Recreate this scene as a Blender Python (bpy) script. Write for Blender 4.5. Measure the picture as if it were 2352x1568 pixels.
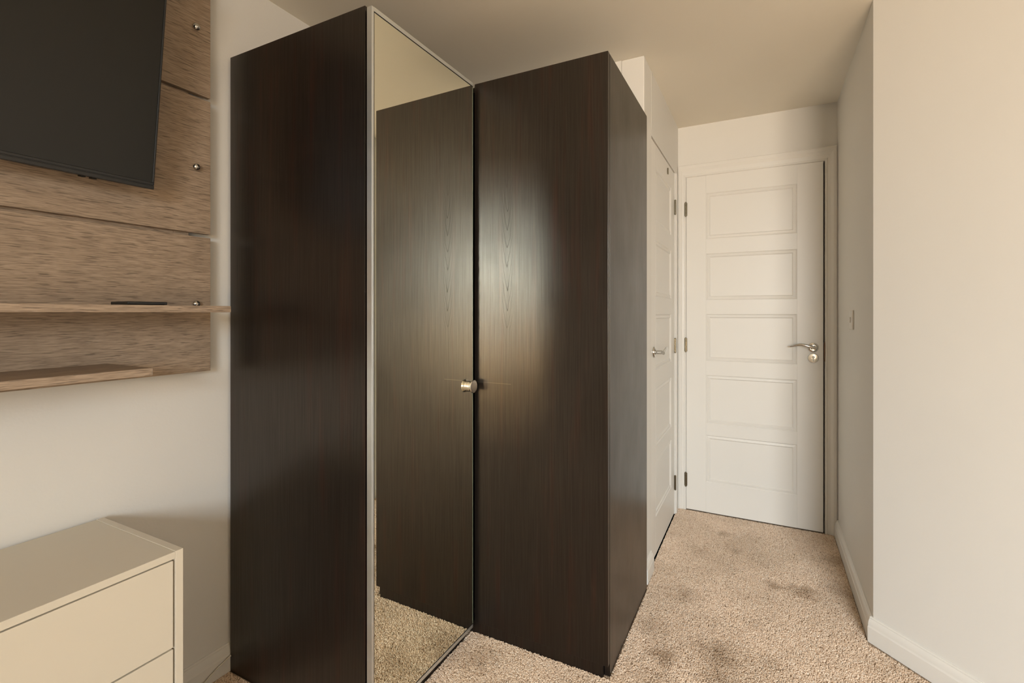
import bpy, bmesh, math, random
from mathutils import Vector, Matrix
random.seed(7)
for o in list(bpy.data.objects): bpy.data.objects.remove(o)
SC = bpy.context.scene
COL = SC.collection

# ------------------------------------------------------------------ camera, light, exposure
CAM_H = 1.1734
cd = bpy.data.cameras.new('camera'); cam = bpy.data.objects.new('camera', cd); COL.objects.link(cam)
cd.sensor_fit = 'HORIZONTAL'; cd.sensor_width = 36.0; cd.lens = 1115.0/2352*36.0
cd.shift_y = -66.0/2352; cd.clip_start = 0.02
cam.location = (0, 0, CAM_H); cam.rotation_euler = (math.radians(90), 0, math.radians(27.36))
SC.camera = cam
SC.view_settings.view_transform = 'Standard'; SC.view_settings.look = 'None'
SC.view_settings.gamma = 1.0; SC.view_settings.use_curve_mapping = False
SC.view_settings.exposure = 0.72

H = 2.29          # ceiling height
FZ = -0.004       # top of the carpet backing
XL, XR = -1.57, 2.25
YR = -2.60        # rear wall, behind the camera
WX0, WX1, WZ0, WZ1 = 0.60, 2.05, 0.42, 2.14   # window in the rear wall

world = bpy.data.worlds.new('world'); SC.world = world; world.use_nodes = True
nt = world.node_tree; nt.nodes.clear()
sky = nt.nodes.new('ShaderNodeTexSky'); sky.sky_type = 'NISHITA'; sky.sun_disc = False
sky.sun_elevation = math.radians(35); sky.sun_rotation = math.radians(40)
bg = nt.nodes.new('ShaderNodeBackground'); bg.inputs['Strength'].default_value = 0.12
wo = nt.nodes.new('ShaderNodeOutputWorld')
nt.links.new(sky.outputs[0], bg.inputs[0]); nt.links.new(bg.outputs[0], wo.inputs[0])

def area(name, loc, rot, sx, sy, power, color):
    l = bpy.data.lights.new(name, 'AREA'); l.shape = 'RECTANGLE'; l.size = sx; l.size_y = sy
    l.energy = power; l.color = color
    o = bpy.data.objects.new(name, l); COL.objects.link(o); o.location = loc; o.rotation_euler = rot
    return o
# daylight coming in through the window
lo = Vector((1.5, -3.6, 2.35)); dr_ = Vector((0.0, 1.8, 0.20))-lo
area('window_daylight', lo, dr_.to_track_quat('-Z', 'Y').to_euler(), 2.4, 2.0, 172, (0.885, 0.955, 1.0)).data.spread = math.radians(95)

# added warm area light outside, aimed up through the window to brighten the ceiling
lg = Vector((1.35, -3.7, 0.25)); dg = Vector((-0.05, 2.3, 2.2))-lg
area('ceiling_fill', lg, dg.to_track_quat('-Z', 'Y').to_euler(), 2.4, 1.1, 62, (1.0, 0.70, 0.41)).data.spread = math.radians(85)
# added warm point light, unseen behind the camera, lifts the ceiling and upper walls
pl = bpy.data.lights.new('warm_fill', 'POINT'); pl.energy = 10; pl.color = (1.0, 0.80, 0.58); pl.shadow_soft_size = 0.14
po_ = bpy.data.objects.new('warm_fill', pl); COL.objects.link(po_); po_.location = (1.30, -1.60, 0.95)

# ------------------------------------------------------------------ materials
def newmat(name):
    m = bpy.data.materials.new(name); m.use_nodes = True
    b = m.node_tree.nodes['Principled BSDF']
    return m, m.node_tree, b
def N(nt, t, **kw):
    n = nt.nodes.new(t)
    for k, v in kw.items(): setattr(n, k, v)
    return n
def ramp(nt, pts):
    r = nt.nodes.new('ShaderNodeValToRGB'); e = r.color_ramp.elements
    while len(e) < len(pts): e.new(0.5)
    for i, (p, c) in enumerate(pts):
        e[i].position = p; e[i].color = c if len(c) == 4 else (*c, 1)
    return r
def coords(nt, scale, kind='pos'):
    if kind == 'pos': src = N(nt, 'ShaderNodeNewGeometry').outputs['Position']
    else: src = N(nt, 'ShaderNodeTexCoord').outputs['Object']
    mp = N(nt, 'ShaderNodeMapping'); mp.inputs['Scale'].default_value = scale
    nt.links.new(src, mp.inputs[0]); return mp.outputs[0]
def noise(nt, vec, scale, detail=3, rough=0.5, dist=0.0):
    n = N(nt, 'ShaderNodeTexNoise'); n.inputs['Scale'].default_value = scale
    n.inputs['Detail'].default_value = detail; n.inputs['Roughness'].default_value = rough
    n.inputs['Distortion'].default_value = dist
    nt.links.new(vec, n.inputs['Vector']); return n.outputs['Fac']
def mth(nt, op, a, b=None, clamp=False):
    n = N(nt, 'ShaderNodeMath', operation=op); n.use_clamp = clamp
    for i, x in enumerate((a, b)):
        if x is None: continue
        if isinstance(x, (int, float)): n.inputs[i].default_value = x
        else: nt.links.new(x, n.inputs[i])
    return n.outputs[0]
def mix(nt, fac, a, b, mode='MIX'):
    n = N(nt, 'ShaderNodeMix', data_type='RGBA', blend_type=mode)
    for s, x in ((n.inputs[0], fac), (n.inputs[6], a), (n.inputs[7], b)):
        if isinstance(x, (int, float)): s.default_value = x
        elif isinstance(x, tuple): s.default_value = (*x, 1) if len(x) == 3 else x
        else: nt.links.new(x, s)
    return n.outputs[2]
def bump(nt, b, h, strength, dist):
    n = N(nt, 'ShaderNodeBump'); n.inputs['Strength'].default_value = strength; n.inputs['Distance'].default_value = dist
    nt.links.new(h, n.inputs['Height']); nt.links.new(n.outputs[0], b.inputs['Normal'])

def paint(name, col, rough=0.6, bs=0.15, spec=0.3):
    m, nt, b = newmat(name)
    v = coords(nt, (1, 1, 1))
    n1 = noise(nt, v, 3.0, 4); c = mix(nt, n1, tuple(x*0.965 for x in col), col)
    nt.links.new(c, b.inputs['Base Color']); b.inputs['Roughness'].default_value = rough
    b.inputs['Specular IOR Level'].default_value = spec
    n2 = noise(nt, v, 140.0, 3); n3 = noise(nt, v, 6.0, 3)
    bump(nt, b, mth(nt, 'ADD', n2, mth(nt, 'MULTIPLY', n3, 4.0)), bs, 0.002)
    return m
def plain(name, col, rough=0.4, metal=0.0, spec=0.5):
    m, nt, b = newmat(name)
    v = coords(nt, (1, 1, 1)); n1 = noise(nt, v, 40.0, 2)
    nt.links.new(mix(nt, n1, tuple(x*0.94 for x in col), col), b.inputs['Base Color'])
    r = N(nt, 'ShaderNodeMapRange'); r.inputs['To Min'].default_value = rough*0.85; r.inputs['To Max'].default_value = rough*1.15
    nt.links.new(n1, r.inputs['Value']); nt.links.new(r.outputs[0], b.inputs['Roughness'])
    b.inputs['Metallic'].default_value = metal; b.inputs['Specular IOR Level'].default_value = spec
    return m

M = {}
M['wall'] = paint('wall_paint', (0.775, 0.757, 0.710), 0.55, 0.12)
M['ceiling'] = paint('ceiling_paint', (0.88, 0.83, 0.73), 0.8, 0.12, 0.2)
M['trim'] = paint('trim_gloss', (0.79, 0.77, 0.72), 0.32, 0.04, 0.5)
M['door'] = paint('door_paint', (0.79, 0.77, 0.72), 0.38, 0.05, 0.45)
M['cream'] = paint('cream_laminate', (0.67, 0.605, 0.485), 0.33, 0.02, 0.45)
M['chrome'] = plain('chrome', (0.62, 0.62, 0.60), 0.10, 1.0)
M['polished'] = plain('polished_knob', (0.92, 0.93, 0.92), 0.08, 1.0)
M['steel'] = plain('hinge_steel', (0.26, 0.23, 0.17), 0.25, 1.0)
M['alu'] = plain('aluminium', (0.82, 0.86, 0.88), 0.42, 1.0)
M['black'] = plain('black_plastic', (0.010, 0.010, 0.010), 0.38)
M['gasket'] = plain('black_rubber', (0.006, 0.006, 0.006), 0.6)
M['screen'] = plain('tv_screen', (0.008, 0.008, 0.007), 0.28, 0.0, 0.36)
_t = M['screen'].node_tree; _b = _t.nodes['Principled BSDF']
for _s in ('Roughness', 'Base Color'):
    for _l in list(_b.inputs[_s].links): _t.links.remove(_l)
_b.inputs['Roughness'].default_value = 0.30; _b.inputs['Base Color'].default_value = (0.009, 0.009, 0.008, 1)
M['dark'] = plain('gap_shade_dark', (0.015, 0.010, 0.007), 0.8)  # near-black colour standing in for shade inside gaps
M['cable'] = plain('cable_sheath', (0.72, 0.69, 0.60), 0.45)
M['glassedge'] = plain('green_glass_edge', (0.35, 0.42, 0.30), 0.2)
M['brass'] = plain('strike_metal', (0.16, 0.09, 0.05), 0.35, 0.8)

m, nt, b = newmat('mirror_glass')
b.inputs['Metallic'].default_value = 1.0; b.inputs['Roughness'].default_value = 0.0
b.inputs['Base Color'].default_value = (0.88, 0.89, 0.79, 1); M['mirror'] = m

m, nt, b = newmat('window_pane')
b.inputs['Base Color'].default_value = (1, 1, 1, 1); b.inputs['Roughness'].default_value = 0.0
tr = N(nt, 'ShaderNodeBsdfTransparent'); gl = N(nt, 'ShaderNodeBsdfGlossy'); gl.inputs['Roughness'].default_value = 0.02
mx = N(nt, 'ShaderNodeMixShader'); mx.inputs[0].default_value = 0.06
nt.links.new(tr.outputs[0], mx.inputs[1]); nt.links.new(gl.outputs[0], mx.inputs[2])
nt.links.new(mx.outputs[0], nt.nodes['Material Output'].inputs['Surface']); M['pane'] = m

def dark_wood():
    m, nt, b = newmat('black_brown_ash')
    v = coords(nt, (1, 1, 0.045)); vb = coords(nt, (1, 1, 0.16))
    fine = noise(nt, v, 420.0, 3, 0.65); mid = noise(nt, vb, 60.0, 4, 0.6, 0.4)
    rd = noise(nt, coords(nt, (1, 1, 0.05)), 45.0, 3, 0.5)
    c = mix(nt, fine, (0.004, 0.003, 0.0025), (0.015, 0.011, 0.009))
    red = ramp(nt, [(0.55, (0, 0, 0)), (0.72, (1, 1, 1))]); nt.links.new(rd, red.inputs[0])
    c = mix(nt, mth(nt, 'MULTIPLY', red.outputs[0], 0.6), c, (0.026, 0.008, 0.005))
    # cathedral figure in the veneer: nested pointed arcs drawn by a stretched parabola of the grain
    g = N(nt, 'ShaderNodeNewGeometry'); s = N(nt, 'ShaderNodeSeparateXYZ'); nt.links.new(g.outputs['Position'], s.inputs[0])
    wob = noise(nt, coords(nt, (1, 1, 0.5)), 22.0, 3)
    dx = mth(nt, 'ADD', mth(nt, 'SUBTRACT', s.outputs[0], -0.806), mth(nt, 'MULTIPLY', mth(nt, 'SUBTRACT', wob, 0.5), 0.010))
    adx = mth(nt, 'ABSOLUTE', dx)
    arc = mth(nt, 'SUBTRACT', mth(nt, 'MULTIPLY', mth(nt, 'POWER', adx, 1.35), 22.0), s.outputs[2])
    arc = mth(nt, 'ADD', arc, mth(nt, 'MULTIPLY', wob, 0.08))
    fr = mth(nt, 'FRACT', mth(nt, 'MULTIPLY', arc, 14.0))
    rr = ramp(nt, [(0.0, (0, 0, 0)), (0.80, (0, 0, 0)), (0.93, (1, 1, 1)), (1.0, (0, 0, 0))]); nt.links.new(fr, rr.inputs[0])
    mx_ = mth(nt, 'SUBTRACT', 1.0, mth(nt, 'MULTIPLY', adx, 38.0), True)
    mz = mth(nt, 'SUBTRACT', 1.0, mth(nt, 'MULTIPLY', mth(nt, 'ABSOLUTE', mth(nt, 'SUBTRACT', s.outputs[2], 1.36)), 3.2), True)
    mask = mth(nt, 'MULTIPLY', mth(nt, 'MINIMUM', mth(nt, 'MULTIPLY', mx_, 2.5), 1.0), mth(nt, 'MINIMUM', mth(nt, 'MULTIPLY', mz, 3.0), 1.0))
    fig = mth(nt, 'MULTIPLY', rr.outputs[0], mask)
    # fine scuff line and chips in the foil
    zl = mth(nt, 'ABSOLUTE', mth(nt, 'SUBTRACT', s.outputs[2], mth(nt, 'ADD', 0.921, mth(nt, 'MULTIPLY', s.outputs[0], 0.0))))
    line = mth(nt, 'MULTIPLY', mth(nt, 'LESS_THAN', zl, 0.0007),
               mth(nt, 'MULTIPLY', mth(nt, 'LESS_THAN', s.outputs[0], -0.79), mth(nt, 'GREATER_THAN', s.outputs[1], 1.515)))
    vo = N(nt, 'ShaderNodeTexVoronoi'); vo.inputs['Scale'].default_value = 9.0
    nt.links.new(coords(nt, (1, 0, 1)), vo.inputs['Vector']); sn = N(nt, 'ShaderNodeSeparateXYZ'); nt.links.new(g.outputs['True Normal'], sn.inputs[0])
    sp = mth(nt, 'MULTIPLY', mth(nt, 'LESS_THAN', vo.outputs['Distance'], 0.011), mth(nt, 'MULTIPLY', mth(nt, 'LESS_THAN', s.outputs[2], 0.98), mth(nt, 'GREATER_THAN', mth(nt, 'ABSOLUTE', sn.outputs[1]), 0.9)))
    c = mix(nt, mth(nt, 'MULTIPLY', line, 0.12), c, (0.5, 0.42, 0.32))
    c = mix(nt, sp, c, (0.5, 0.46, 0.4))
    nt.links.new(c, b.inputs['Base Color'])
    sm = noise(nt, coords(nt, (1, 1, 0.7)), 7.0, 4, 0.6)
    r = N(nt, 'ShaderNodeMapRange'); r.inputs['From Min'].default_value = 0.3; r.inputs['From Max'].default_value = 0.7
    r.inputs['To Min'].default_value = 0.28; r.inputs['To Max'].default_value = 0.34
    nt.links.new(sm, r.inputs['Value']); nt.links.new(r.outputs[0], b.inputs['Roughness'])
    st = noise(nt, coords(nt, (1, 1, 0.02)), 210.0, 3, 0.6)
    sr = N(nt, 'ShaderNodeMapRange'); sr.inputs['From Min'].default_value = 0.33; sr.inputs['From Max'].default_value = 0.67
    sr.inputs['To Min'].default_value = 0.52; sr.inputs['To Max'].default_value = 0.74; b.inputs['Specular Tint'].default_value = (1.0, 0.90, 0.78, 1); nt.links.new(st, sr.inputs['Value'])
    nt.links.new(mth(nt, 'MULTIPLY', sr.outputs[0], mth(nt, 'SUBTRACT', 1.0, mth(nt, 'MULTIPLY', fig, 0.6))), b.inputs['Specular IOR Level'])
    h = mth(nt, 'SUBTRACT', mth(nt, 'ADD', mth(nt, 'MULTIPLY', fine, 0.8), mth(nt, 'MULTIPLY', mid, 0.5)), mth(nt, 'MULTIPLY', fig, 1.0))
    bump(nt, b, h, 0.12, 0.0006)
    return m
M['darkwood'] = dark_wood()

def oak():
    m, nt, b = newmat('grey_brown_oak')
    oi = N(nt, 'ShaderNodeObjectInfo'); tc = N(nt, 'ShaderNodeTexCoord')
    off = N(nt, 'ShaderNodeVectorMath', operation='SCALE'); off.inputs['Scale'].default_value = 7.3
    cmb = N(nt, 'ShaderNodeCombineXYZ')
    for i in range(3): nt.links.new(oi.outputs['Random'], cmb.inputs[i])
    nt.links.new(cmb.outputs[0], off.inputs[0])
    ad = N(nt, 'ShaderNodeVectorMath', operation='ADD'); nt.links.new(tc.outputs['Object'], ad.inputs[0]); nt.links.new(off.outputs[0], ad.inputs[1])
    def mp(s):
        q = N(nt, 'ShaderNodeMapping'); q.inputs['Scale'].default_value = s; nt.links.new(ad.outputs[0], q.inputs[0]); return q.outputs[0]
    fine = noise(nt, mp((1, 0.045, 1)), 520.0, 3, 0.6, 0.15)
    pore = noise(nt, mp((1, 0.055, 1)), 400.0, 2, 0.5, 0.1)
    band = noise(nt, mp((1, 0.10, 1)), 26.0, 4, 0.55, 0.6)
    big = noise(nt, mp((1, 0.5, 1)), 5.0, 2)
    c = mix(nt, band, (0.32, 0.238, 0.168), (0.50, 0.390, 0.290))
    rf = ramp(nt, [(0.36, (0.68, 0.65, 0.62)), (0.62, (1.12, 1.10, 1.08))]); nt.links.new(fine, rf.inputs[0])
    c = mix(nt, 1.0, c, rf.outputs[0], 'MULTIPLY')
    rp = ramp(nt, [(0.35, (1, 1, 1)), (0.42, (0, 0, 0))]); nt.links.new(pore, rp.inputs[0])
    c = mix(nt, mth(nt, 'MULTIPLY', rp.outputs[0], 0.6), c, (0.075, 0.050, 0.035))
    c = mix(nt, mth(nt, 'MULTIPLY', big, 0.35), c, (0.20, 0.165, 0.125))
    nt.links.new(c, b.inputs['Base Color']); b.inputs['Roughness'].default_value = 0.55
    b.inputs['Specular IOR Level'].default_value = 0.3
    bump(nt, b, mth(nt, 'SUBTRACT', fine, mth(nt, 'MULTIPLY', rp.outputs[0], 0.6)), 0.3, 0.0006)
    return m
M['oak'] = oak()

STAINS = [(0.045, 2.373, .035, .8), (0.150, 2.376, .055, .8), (-0.31, 1.723, .05, .8), (-0.135, 1.80, .075, .6), (-0.13, 1.68, .05, .6), (-0.191, 2.807, .03, .6),
          (0.315, 2.742, .06, .5), (-0.12, 2.631, .025, .45), (-0.285, 2.13, .06, .45), (-0.37, 1.86, .06, .4), (0.02, 1.85, .03, .4), (-0.03, 2.05, .03, .3),
          (0.30, 2.45, .07, .35), (-0.30, 1.58, .06, .4), (-0.28, 2.55, .05, .3), (-0.86, 1.42, .07, .5), (-0.78, 1.25, .08, .4), (0.24, 1.75, .1, .3)]
def carpet(inst):
    m, nt, b = newmat('carpet_yarn' if inst else 'carpet_backing')
    g = N(nt, 'ShaderNodeNewGeometry'); pos = g.outputs['Position']
    if inst:
        oi = N(nt, 'ShaderNodeObjectInfo'); rnd = oi.outputs['Random']
        r = ramp(nt, [(0.0, (0.47, 0.34, 0.24)), (0.12, (0.66, 0.50, 0.365)), (0.35, (0.78, 0.62, 0.475)), (0.75, (0.86, 0.71, 0.565)), (1.0, (0.93, 0.83, 0.71))])
        nt.links.new(rnd, r.inputs[0]); c = r.outputs[0]
    else:
        vo = N(nt, 'ShaderNodeTexVoronoi'); vo.inputs['Scale'].default_value = 260.0; nt.links.new(pos, vo.inputs['Vector'])
        r = ramp(nt, [(0.0, (0.24, 0.16, 0.11)), (0.35, (0.46, 0.35, 0.25)), (1.0, (0.66, 0.54, 0.42))])
        nt.links.new(vo.outputs['Color'], r.inputs[0]); c = r.outputs[0]
        bump(nt, b, mth(nt, 'SUBTRACT', 1.0, vo.outputs['Distance']), 0.8, 0.004)
    big = noise(nt, pos, 3.2, 4, 0.6); rb = ramp(nt, [(0.35, (0.86, 0.84, 0.81)), (0.65, (1.03, 1.02, 1.01))]); nt.links.new(big, rb.inputs[0])
    c = mix(nt, 1.0, c, rb.outputs[0], 'MULTIPLY')
    ed = noise(nt, pos, 26.0, 3, 0.6); tot = None
    for (x, y, rad, a) in STAINS:
        d = N(nt, 'ShaderNodeVectorMath', operation='DISTANCE'); nt.links.new(pos, d.inputs[0]); d.inputs[1].default_value = (x, y, 0)
        q = mth(nt, 'ADD', mth(nt, 'DIVIDE', d.outputs['Value'], rad*1.5), mth(nt, 'MULTIPLY', mth(nt, 'SUBTRACT', ed, 0.5), 1.6))
        q = mth(nt, 'MULTIPLY', mth(nt, 'SUBTRACT', 1.0, q, True), a)
        tot = q if tot is None else mth(nt, 'MAXIMUM', tot, q)
    c = mix(nt, tot, c, (0.45, 0.38, 0.30), 'MULTIPLY')
    nt.links.new(c, b.inputs['Base Color']); b.inputs['Roughness'].default_value = 0.95
    b.inputs['Specular IOR Level'].default_value = 0.1
    return m
M['yarn'] = carpet(True); M['backing'] = carpet(False)

# ------------------------------------------------------------------ mesh helpers
class MB:
    """collects shapes in world coordinates; build() links them as ONE object"""
    def __init__(s): s.bm = bmesh.new()
    def box(s, x0, x1, y0, y1, z0, z1, bev=0.0, seg=2):
        g = bmesh.new(); bmesh.ops.create_cube(g, size=1.0)
        for v in g.verts:
            v.co = Vector(((x0+x1)/2+v.co.x*(x1-x0), (y0+y1)/2+v.co.y*(y1-y0), (z0+z1)/2+v.co.z*(z1-z0)))
        if bev > 0: bmesh.ops.bevel(g, geom=g.edges[:], offset=bev, segments=seg, affect='EDGES', profile=0.5)
        s.add(g); return s
    def add(s, g, mat=None):
        if mat is not None: bmesh.ops.transform(g, matrix=mat, verts=g.verts)
        me = bpy.data.meshes.new('tmp'); g.to_mesh(me); g.free(); s.bm.from_mesh(me); bpy.data.meshes.remove(me); return s
    def lathe(s, prof, origin, axis, n=32):
        """prof: (radius, height) along axis"""
        a = Vector(axis).normalized(); u = a.orthogonal().normalized(); w = a.cross(u); o = Vector(origin)
        rings = []
        for r, h in prof:
            if r < 1e-6: rings.append([s.bm.verts.new(o+a*h)])
            else: rings.append([s.bm.verts.new(o+a*h+(u*math.cos(2*math.pi*i/n)+w*math.sin(2*math.pi*i/n))*r) for i in range(n)])
        for p, q in zip(rings, rings[1:]):
            for i in range(n):
                j = (i+1) % n
                if len(p) == 1 and len(q) == 1: continue
                if len(p) == 1: s.bm.faces.new((p[0], q[j], q[i]))
                elif len(q) == 1: s.bm.faces.new((p[i], p[j], q[0]))
                else: s.bm.faces.new((p[i], p[j], q[j], q[i]))
        return s
    def sweep(s, pts, radii, n=14, up=(0, 0, 1)):
        """elliptic tube along pts; radii = list of (a across, b along up)"""
        pts = [Vector(p) for p in pts]; rings = []
        for i, p in enumerate(pts):
            t = (pts[min(i+1, len(pts)-1)]-pts[max(i-1, 0)]).normalized()
            sd = t.cross(Vector(up))
            sd = sd.normalized() if sd.length > 1e-4 else t.orthogonal().normalized()
            uu = sd.cross(t).normalized(); ra, rb = radii[i]
            rings.append([s.bm.verts.new(p+sd*math.cos(2*math.pi*k/n)*ra+uu*math.sin(2*math.pi*k/n)*rb) for k in range(n)])
        for p, q in zip(rings, rings[1:]):
            for k in range(n): s.bm.faces.new((p[k], p[(k+1) % n], q[(k+1) % n], q[k]))
        s.bm.faces.new(rings[0][::-1]); s.bm.faces.new(rings[-1]); return s
    def profile(s, prof, a, b, nrm, cap=True):
        """extrude a profile of (out, z) from a to b; out is along nrm"""
        a, b, nrm = Vector(a), Vector(b), Vector(nrm).normalized()
        r0 = [s.bm.verts.new(a+nrm*o+Vector((0, 0, z))) for o, z in prof]
        r1 = [s.bm.verts.new(b+nrm*o+Vector((0, 0, z))) for o, z in prof]
        n = len(prof)
        for i in range(n): s.bm.faces.new((r0[i], r0[(i+1) % n], r1[(i+1) % n], r1[i]))
        if cap: s.bm.faces.new(r0[::-1]); s.bm.faces.new(r1)
        return s
    def poly(s, pts, z0, z1):
        r0 = [s.bm.verts.new((x, y, z0)) for x, y in pts]; r1 = [s.bm.verts.new((x, y, z1)) for x, y in pts]; n = len(pts)
        for i in range(n): s.bm.faces.new((r0[i], r0[(i+1) % n], r1[(i+1) % n], r1[i]))
        s.bm.faces.new(r0[::-1]); s.bm.faces.new(r1); return s
    def build(s, name, mat, parent=None, smooth=False, **props):
        org = getworld(parent) if parent else Vector((0, 0, 0))
        bmesh.ops.recalc_face_normals(s.bm, faces=s.bm.faces)
        if not parent:
            xs = [v.co for v in s.bm.verts]
            org = Vector(((min(c.x for c in xs)+max(c.x for c in xs))/2, (min(c.y for c in xs)+max(c.y for c in xs))/2, min(c.z for c in xs)))
        else:
            xs = [v.co for v in s.bm.verts]
            org = Vector(((min(c.x for c in xs)+max(c.x for c in xs))/2, (min(c.y for c in xs)+max(c.y for c in xs))/2, (min(c.z for c in xs)+max(c.z for c in xs))/2))
        for v in s.bm.verts: v.co -= org
        me = bpy.data.meshes.new(name); s.bm.to_mesh(me); s.bm.free()
        me.materials.append(mat)
        if smooth:
            me.polygons.foreach_set('use_smooth', [True]*len(me.polygons))
            me.set_sharp_from_angle(angle=math.radians(35))
        o = bpy.data.objects.new(name, me); COL.objects.link(o)
        WPOS[o.name] = org
        if parent: o.parent = parent; o.location = org-getworld(parent)
        else: o.location = org
        for k, v in props.items(): o[k] = v
        return o
WPOS = {}
def getworld(o): return WPOS[o.name]
def thing(name, loc, label=None, cat=None, group=None, kind=None):
    o = bpy.data.objects.new(name, None); COL.objects.link(o); o.location = loc; o.empty_display_size = 0.1
    WPOS[o.name] = Vector(loc)
    if label: o['label'] = label
    if cat: o['category'] = cat
    if group: o['group'] = group
    if kind: o['kind'] = kind
    return o
def struct(mb, name, mat, **kw): return mb.build(name, mat, kind='structure', **kw)

# ------------------------------------------------------------------ the room
CX0, CX1 = -0.458, 0.349       # corridor left and right wall faces
YB = 2.133                      # face of the wall behind the wardrobes / start of the corridor
YE = 3.075                      # end wall face
AX, AY = XR, YB-(XR-CX1)        # far end of the 45 degree wall
foot = [(XL, YR), (XR, YR), (XR, AY), (CX1, YB), (CX1, YE), (CX0, YE), (CX0, YB), (XL, YB)]
struct(MB().poly(foot, FZ-0.1, FZ), 'floor', M['backing'], label='beige speckled twist pile carpet on the floor')
struct(MB().poly([(XL-.1, YR-.1), (XR+.1, YR-.1), (XR+.1, YE+.2), (XL-.1, YE+.2)], H, H+0.1), 'ceiling', M['ceiling'])
T = 0.1
struct(MB().box(XL-T, XL, YR, YB+T, FZ, H), 'wall_left', M['wall'])
struct(MB().box(XL, CX0-T, YB, YB+T, FZ, H), 'wall_back', M['wall'])
DY0, DY1, DZ = 2.286, 2.962, 1.991     # side door opening
w = MB().box(CX0-T, CX0, YB, DY0, FZ, H, 0.004).box(CX0-T, CX0, DY0, DY1, DZ, H).box(CX0-T, CX0, DY1, YE, FZ, H)
struct(w, 'wall_corridor_left', M['wall'])
EX0, EX1, EZ = -0.4105, 0.2915, 1.9805   # end door opening
w = MB().box(CX0-T, EX0, YE, YE+T, FZ, H).box(EX1, CX1+T, YE, YE+T, FZ, H).box(EX0, EX1, YE, YE+T, EZ, H)
struct(w, 'wall_corridor_end', M['wall'])
# right corridor wall turning into the 45 degree wall (one rounded external corner)
struct(MB().poly([(CX1, YE), (CX1, YB), (CX1+T*0.7, YB+T*0.7+.02), (CX1+T, YE)], FZ, H), 'wall_corridor_right', M['wall'])
d = T/math.sqrt(2)
struct(MB().poly([(CX1, YB), (AX, AY), (AX+d, AY+d), (CX1+d+.0, YB+d)], FZ, H), 'wall_angled', M['wall'])
struct(MB().box(XR, XR+T, YR, AY, FZ, H), 'wall_right', M['wall'])
w = MB().box(XL, WX0, YR-T, YR, FZ, H).box(WX1, XR+T, YR-T, YR, FZ, H).box(WX0, WX1, YR-T, YR, FZ, WZ0).box(WX0, WX1, YR-T, YR, WZ1, H)
struct(w, 'wall_rear', M['wall'])
# window in the rear wall
wr = thing('window_1', ((WX0+WX1)/2, YR-.05, WZ0), kind='structure')
f = MB()
for a in ((WX0, WX0+.06, WZ0, WZ1), (WX1-.06, WX1, WZ0, WZ1), (WX0, WX1, WZ0, WZ0+.06), (WX0, WX1, WZ1-.06, WZ1), ((WX0+WX1)/2-.03, (WX0+WX1)/2+.03, WZ0, WZ1)):
    f.box(a[0], a[1], YR-.08, YR-.02, a[2], a[3], .006)
f.build('window_frame', M['trim'], wr)
for x0, x1 in ((WX0+.06, (WX0+WX1)/2-.03), ((WX0+WX1)/2+.03, WX1-.06)):
    MB().box(x0, x1, YR-.053, YR-.047, WZ0+.06, WZ1-.06).build('pane', M['pane'], wr)
MB().box(WX0-.04, WX1+.04, YR-.019, YR+.12, WZ0-.028, WZ0-.003, .006).build('window_sill', M['trim'], wr)

# baseboards: flat foot, small quirk, ogee top
SK = [(0, 0), (.016, 0), (.016, .054), (.0145, .056), (.0135, .062), (.0125, .070), (.0095, .077), (.006, .081), (.006, .0845), (.0035, .088), (0, .088)]
def skirt(name, a, b, nrm):
    a = (*a, FZ); b = (*b, FZ)
    struct(MB().profile([(o, z+.002) for o, z in SK], a, b, nrm), name, M['trim'], smooth=True)
skirt('baseboard_left', (XL, YR), (XL, 1.02), (1, 0, 0))
skirt('baseboard_corridor_right', (CX1, YB+.006), (CX1, YE-.026), (-1, 0, 0))
s2 = 1/math.sqrt(2)
skirt('baseboard_angled', (CX1-.006, YB-.0+.006), (AX-.02, AY+.02), (-s2, -s2, 0))
skirt('baseboard_right', (XR, AY-.02), (XR, YR), (-1, 0, 0))
skirt('baseboard_rear', (XL+.02, YR), (XR-.02, YR), (0, 1, 0))
skirt('baseboard_corridor_left', (CX0, YB+.0), (CX0, DY0-.02), (1, 0, 0))

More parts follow.
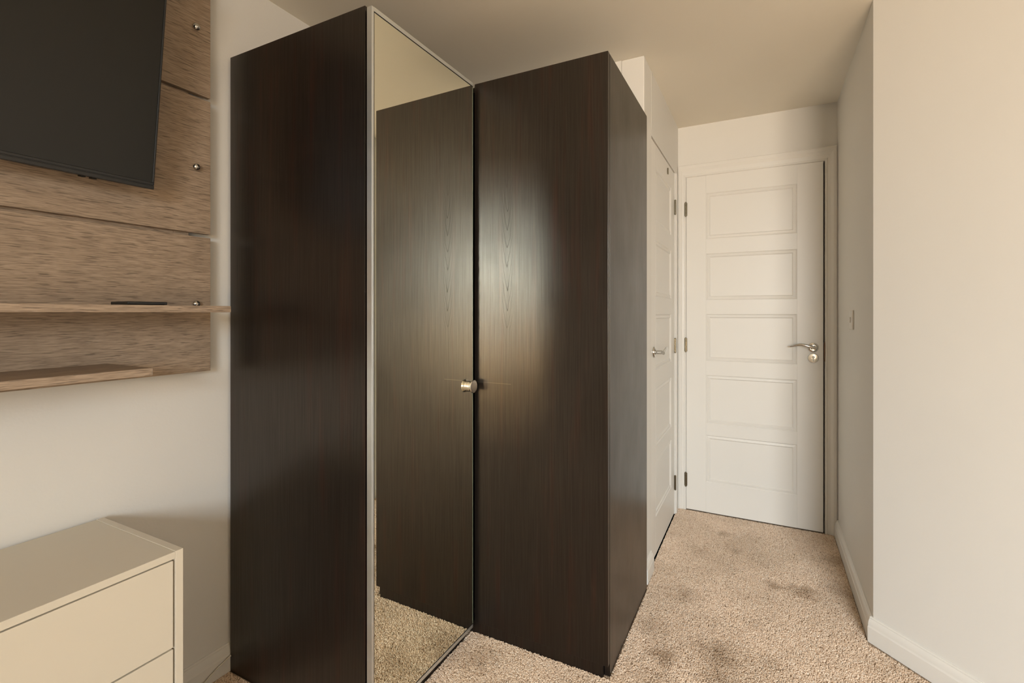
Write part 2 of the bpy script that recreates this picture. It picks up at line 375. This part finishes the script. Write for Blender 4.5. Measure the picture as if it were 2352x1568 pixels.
# ---- doors
def door(name, axis, u0, u1, face, thick, top, panels_u, panels_z, outward, lab, hinge_u, hinge_z, handle_u, hdir):
    """door in a vertical plane. axis 'x': runs along X, faces -Y ; 'y': runs along Y, faces +X"""
    def P(u, dpt, z):           # dpt = distance out of the face towards the viewer
        return Vector((u, face-dpt, z)) if axis == 'x' else Vector((face+dpt, u, z))
    def bx(mb, ua, ub, da, db, z0, z1, bev=0.0):
        a, c = P(ua, da, z0), P(ub, db, z1)
        mb.box(min(a.x, c.x), max(a.x, c.x), min(a.y, c.y), max(a.y, c.y), z0, z1, bev); return mb
    r = thing(name, P((u0+u1)/2, 0, FZ), kind='structure'); r['label'] = lab
    leaf = MB(); pu0, pu1 = panels_u; zs = [FZ+.008] + [z for p in panels_z for z in p] + [top]
    zs = sorted(zs)
    bx(leaf, u0, pu0, 0, -thick, FZ+.008, top, .0012); bx(leaf, pu1, u1, 0, -thick, FZ+.008, top, .0012)
    for i in range(0, len(zs), 2): bx(leaf, pu0, pu1, 0, -thick, zs[i], zs[i+1])
    bx(leaf, pu0, pu1, -.02, -thick, FZ+.008, top)
    leaf.build('door_leaf', M['door'], r)
    for z0, z1 in panels_z:
        g = MB(); bm = g.bm; loops = []
        for off, dp in ((0, 0), (.005, -.0045), (.011, -.0022), (.0175, -.0012), (.0235, -.0060), (.030, -.0060)):
            loops.append([bm.verts.new(P(u, dp, z)) for u, z in ((pu0+off, z0+off), (pu1-off, z0+off), (pu1-off, z1-off), (pu0+off, z1-off))])
        for a, c in zip(loops, loops[1:]):
            for k in range(4): bm.faces.new((a[k], a[(k+1) % 4], c[(k+1) % 4], c[k]))
        bm.faces.new(loops[-1])
        bk = [bm.verts.new(P(u, -.019, z)) for u, z in ((pu0, z0), (pu1, z0), (pu1, z1), (pu0, z1))]
        for k in range(4): bm.faces.new((bk[k], bk[(k+1) % 4], loops[0][(k+1) % 4], loops[0][k]))
        bm.faces.new(bk[::-1])
        g.build('panel', M['door'], r)
    for hz in hinge_z:
        h = MB().lathe([(0, -.044), (.003, -.044), (.0058, -.0405), (.0058, -.024), (.0050, -.0235), (.0050, -.0225), (.0058, -.022), (.0058, .022),
                        (.0050, .0225), (.0050, .0235), (.0058, .024), (.0058, .0405), (.003, .044), (0, .044)], P(hinge_u, .005, hz), (0, 0, 1), 16)
        bx(h, hinge_u-.008, hinge_u+.008, .0005, .003, hz-.038, hz+.038)
        h.build('hinge', M['steel'], r, smooth=True)
    out = P(0, 1, 0)-P(0, 0, 0)
    hr = MB().lathe([(0, .0005), (.026, .0005), (.026, .006), (.0245, .0085), (.020, .0095), (.0185, .0085), (.0150, .0085), (.0135, .0105), (.0095, .011), (.0095, .040), (0, .040)],
                    P(handle_u, 0, .987), out, 40)
    hr.build('handle_rose', M['chrome'], r, smooth=True)
    lv = MB(); pts = []; rad = []
    for i in range(17):
        t = i/16
        pts.append(P(handle_u-hdir*.010+hdir*.120*t, .047+.006*math.sin(t*math.pi)-.006*t, .985+.020*math.sin(min(t*1.25, 1)*math.pi/2)-.009*max(0, t-.6)/.4*1.4))
        rad.append((.0075-.002*t, .0095-.004*t if t < .95 else .0045))
    lv.sweep(pts, rad, 14)
    lever = lv.build('handle_lever', M['chrome'], r, smooth=True)
    return r, P, bx

# end door
ex_pz = [(1.606, 1.875), (1.248, 1.520), (.8915, 1.166), (.525, .8085), (.180, .4565)]
r, P, bx = door('door_1', 'x', -.4085, .2845, 3.056, .036, 1.979, (-.2985, .1635), ex_pz, None,
                'white five-panel door closing the end of the passage', -.4105, (1.790, .982, .180), .238, -1)
e = MB().lathe([(0, .0005), (.026, .0005), (.026, .005), (.0235, .0078), (.008, .0085), (0, .0085)], P(.238, 0, .930), (0, -1, 0), 40)
esc = e.build('keyhole_plate', M['chrome'], r, smooth=True)
k = MB().lathe([(0, .0088), (.0075, .0088), (.0075, .0120), (0, .0120)], P(.238, 0, .936), (0, -1, 0), 24); bx(k, .2345, .2415, .0088, .0118, .914, .932, .001)
k.build('lock_cylinder', M['cable'], esc, smooth=True)
# side door
sy = [(1.612, 1.880), (1.252, 1.525), (.895, 1.166), (.528, .8085), (.185, .4565)]
r2, P2, bx2 = door('door_2', 'y', 2.290, 2.957, CX0-.004, .036, 1.986, (2.405, 2.850), sy, None,
                   'white five-panel door in the left side of the passage', 2.960, (1.790, .982, .180), 2.352, 1)
cat = MB(); bx2(cat, 2.722, 2.735, .0005, .006, 1.925, 1.958, .001); cat.build('latch', M['steel'], r2)
# unseen slabs behind the leaves, coloured dark as the shade in the gaps
struct(MB().box(EX0, EX1, YE+.03, YE+T, FZ, EZ), 'gap_shade_1', M['dark'])
struct(MB().box(CX0-T, CX0-.045, DY0, DY1, FZ, DZ), 'gap_shade_2', M['dark'])
# architrave of the end door: moulded legs and head, mitred by overlap
def arch_prof(w): return [(0, 0), (.013, 0), (.0165, .004), (.0165, .010), (.0140, .012), (.0150, w*.45), (.0200, w*.62), (.0225, w*.70), (.0225, w-.006), (.0195, w-.002), (.0195, w), (0, w)]
ar = thing('trim_3', ((EX0+EX1)/2, YE, FZ), kind='structure')
def leg(x_in, x_out, z1):
    g = MB(); sgn = 1 if x_out > x_in else -1; wd = abs(x_out-x_in); pr = arch_prof(wd)
    r0 = [g.bm.verts.new((x_in+sgn*s, YE-.001-o, FZ)) for o, s in pr]; r1 = [g.bm.verts.new((x_in+sgn*s, YE-.001-o, EZ+min(s, 1)*1.0*(z1-EZ)/wd)) for o, s in pr]
    for i in range(len(pr)): g.bm.faces.new((r0[i], r0[(i+1) % len(pr)], r1[(i+1) % len(pr)], r1[i]))
    g.bm.faces.new(r0); g.bm.faces.new(r1[::-1]); g.build('architrave_leg', M['trim'], ar)
XA0, XA1, ZA = -.4555, .3470, 2.056
leg(EX0, XA0, ZA); leg(EX1, XA1, ZA)
g = MB(); pr = arch_prof(ZA-EZ); wd = ZA-EZ
r0 = [g.bm.verts.new((EX0-s/wd*(EX0-XA0), YE-.001-o, EZ+s)) for o, s in pr]; r1 = [g.bm.verts.new((EX1+s/wd*(XA1-EX1), YE-.001-o, EZ+s)) for o, s in pr]
for i in range(len(pr)): g.bm.faces.new((r0[i], r0[(i+1) % len(pr)], r1[(i+1) % len(pr)], r1[i]))
g.bm.faces.new(r0); g.bm.faces.new(r1[::-1]); g.build('architrave_head', M['trim'], ar)
MB().box(EX1-.0035, EX1-.001, YE-.019, YE+.012, .915, 1.015).build('strike_plate', M['brass'], ar, label='dark metal strike plate')
# door jamb strip of the side door beside its hinges
struct(MB().box(CX0, CX0+.007, DY1+.006, DY1+.05, FZ, DZ+.0, .002), 'trim_4', M['trim'])
# light switch on the right corridor wall
sw = thing('light_switch', (CX1, 2.585, 1.142), 'white light switch plate on the right wall of the passage', 'switch')
MB().box(CX1-.007, CX1, 2.545, 2.630, 1.100, 1.184, .002).build('switch_plate', M['trim'], sw)
MB().box(CX1-.011, CX1-.0072, 2.582, 2.594, 1.130, 1.154, .001).build('rocker', M['trim'], sw)

# ------------------------------------------------------------------ wardrobe with mirror door (faces +X)
W1Y0, W1Y1 = 0.990, 1.498
WX_B, WX_F = -1.553, -0.963
w1 = thing('wardrobe', ((WX_B+WX_F)/2, (W1Y0+W1Y1)/2, FZ), 'black-brown wardrobe with a full-height mirror door beside the television wall', 'wardrobe')
WT = 2.010
MB().box(WX_B, WX_F, W1Y0, W1Y0+.018, FZ, WT, .0008).build('side_panel', M['darkwood'], w1)
MB().box(WX_B, WX_F, W1Y1-.018, W1Y1, FZ, WT, .0008).build('side_panel', M['darkwood'], w1)
MB().box(WX_B, WX_F, W1Y0+.0185, W1Y1-.0185, WT-.018, WT).build('top_panel', M['darkwood'], w1)
MB().box(WX_B, WX_F-.002, W1Y0+.0185, W1Y1-.0185, .055, .073).build('bottom_panel', M['darkwood'], w1)
MB().box(WX_B, WX_B+.006, W1Y0+.0185, W1Y1-.0185, .074, WT-.0185).build('back_panel', M['darkwood'], w1)
MB().box(WX_F-.018, WX_F+.0045, W1Y0+.0185, W1Y1-.0185, FZ, .054).build('plinth', M['darkwood'], w1)
DX0, DX1 = -.9575, -.9405
DZ0, DZ1 = .036, 2.004
dr = MB().box(DX0, DX1-.004, W1Y0+.0045, 1.4955, DZ0+.003, DZ1-.003).build('door', M['darkwood'], w1)
fr = MB()
fr.box(DX0, DX1+.0012, W1Y0+.001, W1Y0+.0044, DZ0, DZ1, .0006)
fr.box(DX1-.0038, DX1+.0012, W1Y0+.0044, W1Y0+.009, DZ0, DZ1, .0006)
fr.box(DX0, DX1+.0012, W1Y0+.009, 1.497, DZ1-.0029, DZ1+.001, .0006).box(DX1-.0038, DX1+.0012, W1Y0+.009, 1.497, DZ1-.011, DZ1-.0029, .0006)
fr.box(DX0, DX1+.0012, W1Y0+.009, 1.497, DZ0-.001, DZ0+.0029, .0006).box(DX1-.0038, DX1+.0012, W1Y0+.009, 1.497, DZ0+.0029, DZ0+.011, .0006)
fr.build('door_frame', M['alu'], dr, label='thin brushed aluminium edging of the mirror')
gk = MB()
gk.box(DX1-.0036, DX1+.0006, W1Y0+.0092, W1Y0+.0112, DZ0+.011, DZ1-.011)
gk.box(DX1-.0036, DX1+.0006, W1Y0+.0112, 1.496, DZ1-.0135, DZ1-.0112).box(DX1-.0036, DX1+.0006, W1Y0+.0112, 1.496, DZ0+.0112, DZ0+.0130)
gk.build('gasket', M['gasket'], dr)
MB().box(DX1-.0036, DX1, W1Y0+.0114, 1.4955, DZ0+.0132, DZ1-.0137).build('mirror', M['mirror'], dr, label='mirror glass')
MB().box(DX1-.0036, DX1+.0002, 1.4957, 1.4970, DZ0+.0132, DZ1-.0137).build('glass_edge', M['glassedge'], dr)
kn = MB().lathe([(0, .0002), (.0195, .0002), (.0200, .0025), (.0192, .0060), (.0190, .0100), (.0200, .0135), (.0222, .0160), (.0232, .0175), (.0230, .0192), (.0215, .0205), (.0120, .0212), (0, .0214)],
                (DX1, 1.4725, .911), (1, 0, 0), 40)
kn.build('door_knob', M['polished'], dr, smooth=True, label='round chrome knob near the edge of the mirror')

# the mirror door stands a few millimetres ajar: turn it about its near edge
phi = -.012; piv = Vector((DX1, W1Y0, 0))-WPOS[w1.name]; l0 = dr.location.copy()-piv
dr.rotation_euler.z = phi; dr.location = piv+Matrix.Rotation(phi, 3, 'Z') @ l0

# ------------------------------------------------------------------ second wardrobe (faces the camera, -Y)
W2X0, W2X1 = -1.440, -0.4400
W2Y0, W2Y1 = 1.5400, 2.100
w2 = thing('wardrobe', ((W2X0+W2X1)/2, (W2Y0+W2Y1)/2, FZ), 'plain black-brown wardrobe with wood-grain door beside the passage', 'wardrobe')
MB().box(W2X1-.018, W2X1, W2Y0, W2Y1, FZ, WT, .0008).build('side_panel', M['darkwood'], w2)
MB().box(W2X0, W2X0+.018, W2Y0, W2Y1, FZ, WT, .0008).build('side_panel', M['darkwood'], w2)
MB().box(W2X0+.0185, W2X1-.0185, W2Y0, W2Y1, WT-.018, WT).build('top_panel', M['darkwood'], w2)
MB().box(W2X0+.0185, W2X1-.0185, W2Y0+.002, W2Y1, .055, .073).build('bottom_panel', M['darkwood'], w2)
MB().box(W2X0+.0185, W2X1-.0185, W2Y1-.006, W2Y1, .074, WT-.0185).build('back_panel', M['darkwood'], w2)
MB().box(W2X0+.0185, W2X1-.0185, 1.5260, W2Y0+.018, FZ, .0390).build('plinth', M['darkwood'], w2)
MB().box(-.9410, W2X1-.0005, 1.5195, 1.5375, .040, 2.0115, .0010).build('door', M['darkwood'], w2)
MB().box(W2X0, -.9620, 1.5215, 1.5375, .040, 2.0115, .0010).build('filler_panel', M['darkwood'], w2)

# ------------------------------------------------------------------ television panel: three planks on battens, two shelves
PX0, PX1 = -1.550, -1.533
PYE, PYS = .914, -.60
tp = thing('television_wall_unit', (XL, (PYE+PYS)/2, .993), 'grey-brown oak-effect plank panel mounted on the left wall', 'wall panel')
for z0, z1 in ((.993, 1.4055), (1.4165, 1.8300), (1.8410, 2.2560)):
    MB().box(PX0, PX1, PYS, PYE, z0, z1, .0010).build('plank', M['oak'], tp)
for y0, y1 in ((.815, .858), (.20, .265), (-.50, -.435)):
    MB().box(XL, PX0-.0002, y0, y1, 1.02, 2.24).build('batten', M['oak'], tp)
# wide rear boards closing the joints
for zc in (1.411, 1.8355):
    MB().box(PX0-.012, PX0-.0003, PYS+.02, .8145, zc-.04, zc+.04).build('joint_board', M['oak'], tp)
for zc in (2.041, 1.616, 1.200):
    for yc in (.868, -.555):
        MB().lathe([(0, .0002), (.0045, .0002), (.0045, .004), (.0100, .0045), (.0104, .0080), (.0082, .0118), (.0035, .0142), (0, .0148)], (PX1, yc, zc), (1, 0, 0), 24).build('stud_cap', M['chrome'], tp, smooth=True, label='chrome stud cap')
SZ0, SZ1 = 1.1745, 1.1922
MB().box(PX1+.0003, -1.330, -.62, .850, SZ0, SZ1, .0008).build('shelf', M['oak'], tp, label='upper long shelf')
MB().box(PX1+.0003, -1.317, -.40, .647, 1.0215, 1.0395, .0008).build('shelf', M['oak'], tp, label='lower shorter shelf')
bxo = thing('media_box', (-1.385, .650, SZ1), 'small flat black box lying on the upper wall shelf', 'box')
MB().box(-1.425, -1.345, .606, .694, SZ1+.001, SZ1+.0085, .002).build('case', M['black'], bxo)
MB().box(-1.420, -1.350, .611, .689, SZ1+.0002, SZ1+.0012).build('foot_pad', M['gasket'], bxo)

# ------------------------------------------------------------------ television, tilted down
TVY0, TVY1 = -.390, .7145
TW = TVY1-TVY0; TH = .645
ang = math.radians(7.2)
tv = thing('television', (-1.450, (TVY0+TVY1)/2, 1.503), 'black flat television tilted forward on the oak-effect wall panel', 'television')
def tvpart(mb, name, mat, parent=tv, **kw):
    o = mb.build(name, mat, parent, **kw); return o
# local frame: origin bottom front edge; rotate about Y so that the top leans to +X
R_ = Matrix.Rotation(ang, 4, 'Y'); T0 = Matrix.Translation((-1.450, (TVY0+TVY1)/2, 1.503)); MX = T0 @ R_
def tb(mb, x0, x1, y0, y1, z0, z1, bev=0.0):
    g = bmesh.new(); bmesh.ops.create_cube(g, size=1.0)
    for v in g.verts: v.co = Vector(((x0+x1)/2+v.co.x*(x1-x0), (y0+y1)/2+v.co.y*(y1-y0), (z0+z1)/2+v.co.z*(z1-z0)))
    if bev: bmesh.ops.bevel(g, geom=g.edges[:], offset=bev, segments=3, affect='EDGES', profile=0.5)
    mb.add(g, MX); return mb
hw = TW/2
tvpart(tb(tb(MB(), -.040, -.006, -hw+.002, hw-.002, .002, TH-.002, .004), -.062, -.041, -hw+.12, hw-.12, .05, .42, .008), 'television_case', M['black'])
tvpart(tb(tb(tb(MB(), -.006, .0005, -hw, hw, 0, .0095, .0015), -.006, -.001, -hw+.001, hw-.001, .0095, .0110), -.006, .0, -hw, hw, .0110, .0180, .0012), 'bezel_bottom', M['black'])
tvpart(tb(MB(), -.006, .0, -hw, hw, TH-.008, TH, .0012), 'bezel_top', M['black'])
tvpart(tb(MB(), -.006, .0, hw-.0045, hw, .0182, TH-.0082, .0010), 'bezel_side', M['black'])
tvpart(tb(MB(), -.006, .0, -hw, -hw+.0045, .0182, TH-.0082, .0010), 'bezel_side', M['black'])
tvpart(tb(MB(), -.006, -.0022, -hw+.0047, hw-.0047, .0184, TH-.0084), 'screen', M['screen'])
tvpart(tb(tb(MB(), -.030, -.014, hw-.152, hw-.142, -.002, .0018, .0004), -.030, -.014, hw-.130, hw-.120, -.002, .0018, .0008), 'foot_socket', M['gasket'])
MB().box(PX1+.0002, -1.498, -.10, .42, 1.62, 1.86, .003).build('wall_bracket', M['black'], tv)

# ------------------------------------------------------------------ chest of drawers
cx0, cx1, cy0, cy1 = -1.552, -1.186, -.155, .645
ch = thing('chest_of_drawers', ((cx0+cx1)/2, (cy0+cy1)/2, FZ), 'low cream handleless chest of drawers against the left wall', 'chest of drawers')
MB().box(cx0, cx1, cy1-.0165, cy1, FZ, .632, .0008).build('side_panel', M['cream'], ch)
MB().box(cx0, cx1, cy0, cy0+.0165, FZ, .632, .0008).build('side_panel', M['cream'], ch)
MB().box(cx0, cx1-.001, cy0+.0168, cy1-.0168, .6150, .6310, .0008).build('top_panel', M['cream'], ch)
MB().box(cx0, cx0+.006, cy0+.0168, cy1-.0168, .03, .6148).build('back_panel', M['cream'], ch)
MB().box(cx1-.030, cx1-.022, cy0+.0168, cy1-.0168, .03, .6148).build('drawer_gap_shade', M['dark'], ch)  # dark sheet behind the drawer fronts, paints the shade in their gaps
MB().box(cx1-.030, cx1-.014, cy0+.0168, cy1-.0168, FZ, .028).build('plinth', M['cream'], ch)
for z0, z1 in ((.4145, .6122), (.2155, .4115), (.0300, .2125)):
    MB().box(cx1-.0195, cx1-.0012, cy0+.0205, cy1-.0207, z0+.0004, z1-.0004, .0012, 3).build('drawer_front', M['cream'], ch)

# ------------------------------------------------------------------ cable along the baseboard
pts = [(-1.5480, .9885, .052), (-1.5485, .965, .044), (-1.5485, .940, .036), (-1.546, .915, .026), (-1.5435, .885, .013), (-1.541, .850, .004), (-1.535, .80, .0015), (-1.50, .74, .0015), (-1.46, .70, .0015)]
cb = MB(); cb.sweep(pts, [(.0026, .0026)]*len(pts), 10)
cb.build('cable', M['cable'], smooth=True, label='thin white cable trailing down the baseboard beside the mirror wardrobe', category='cable')

# ------------------------------------------------------------------ carpet pile (real tufts, nobody could count them)
g = bmesh.new(); bmesh.ops.create_icosphere(g, subdivisions=1, radius=1.0)
for v in g.verts:
    v.co.x *= .0019; v.co.y *= .0030; v.co.z = v.co.z*.0040
tm = bpy.data.meshes.new('yarn_tuft'); g.to_mesh(tm); g.free(); tm.materials.append(M['yarn'])
pm = bpy.data.meshes.new('carpet_pile')
def quad(x0, x1, y0, y1, V, F):
    n = len(V); V += [(x0, y0, 0), (x1, y0, 0), (x1, y1, 0), (x0, y1, 0)]; F.append((n, n+1, n+2, n+3))
V, F = [], []
quad(-.956, .55, .85, 1.5245, V, F); quad(-.437, .345, 1.5245, 2.10, V, F); quad(-.4405, .33, 2.10, 2.268, V, F); quad(-.4565, .33, 2.268, 3.052, V, F)
quad(-1.553, -.9595, .66, .985, V, F); quad(-1.18, -.9595, .40, .66, V, F)
n = len(V); V += [(.345, 1.5245, 0), (.55, 1.5245, 0), (.55, 1.90, 0), (.345, 2.10, 0)]; F.append((n, n+1, n+2, n+3))
n = len(V); V += [(.55, .85, 0), (1.2, .85, 0), (1.2, 1.25, 0), (.55, 1.90, 0)]; F.append((n, n+1, n+2, n+3))
pm.from_pydata(V, [], F); pm.materials.append(M['yarn'])
po = bpy.data.objects.new('carpet_pile', pm); COL.objects.link(po); po.location = (0, 0, FZ+.0006)
po['kind'] = 'stuff'; po['label'] = 'beige speckled carpet pile with darker stains in the passage'; po['category'] = 'carpet'
ng = bpy.data.node_groups.new('pile', 'GeometryNodeTree')
ng.interface.new_socket('Geometry', in_out='INPUT', socket_type='NodeSocketGeometry')
ng.interface.new_socket('Geometry', in_out='OUTPUT', socket_type='NodeSocketGeometry')
gi = ng.nodes.new('NodeGroupInput'); go = ng.nodes.new('NodeGroupOutput')
dp = ng.nodes.new('GeometryNodeDistributePointsOnFaces'); dp.inputs['Density'].default_value = 120000.0
ip = ng.nodes.new('GeometryNodeInstanceOnPoints')
# one tuft mesh, built by nodes so that no helper object is needed
ico = ng.nodes.new('GeometryNodeMeshIcoSphere'); ico.inputs['Radius'].default_value = 1.0; ico.inputs['Subdivisions'].default_value = 1
tf = ng.nodes.new('GeometryNodeTransform'); tf.inputs['Scale'].default_value = (.0016, .0025, .0040)
sm = ng.nodes.new('GeometryNodeSetMaterial'); sm.inputs['Material'].default_value = M['yarn']
rv = ng.nodes.new('FunctionNodeRandomValue'); rv.data_type = 'FLOAT_VECTOR'
rv.inputs['Min'].default_value = (-.55, -.55, 0); rv.inputs['Max'].default_value = (.55, .55, 6.283)
rs = ng.nodes.new('FunctionNodeRandomValue'); rs.data_type = 'FLOAT'; rs.inputs[2].default_value = .75; rs.inputs[3].default_value = 1.25; rs.inputs['Seed'].default_value = 5
L = ng.links.new
L(gi.outputs[0], dp.inputs['Mesh']); L(dp.outputs['Points'], ip.inputs['Points'])
L(ico.outputs['Mesh'], tf.inputs['Geometry']); L(tf.outputs[0], sm.inputs[0]); L(sm.outputs[0], ip.inputs['Instance'])
L(rv.outputs[0], ip.inputs['Rotation']); L(rs.outputs[1], ip.inputs['Scale']); L(ip.outputs[0], go.inputs[0])
md = po.modifiers.new('pile', 'NODES'); md.node_group = ng
bpy.data.meshes.remove(tm)
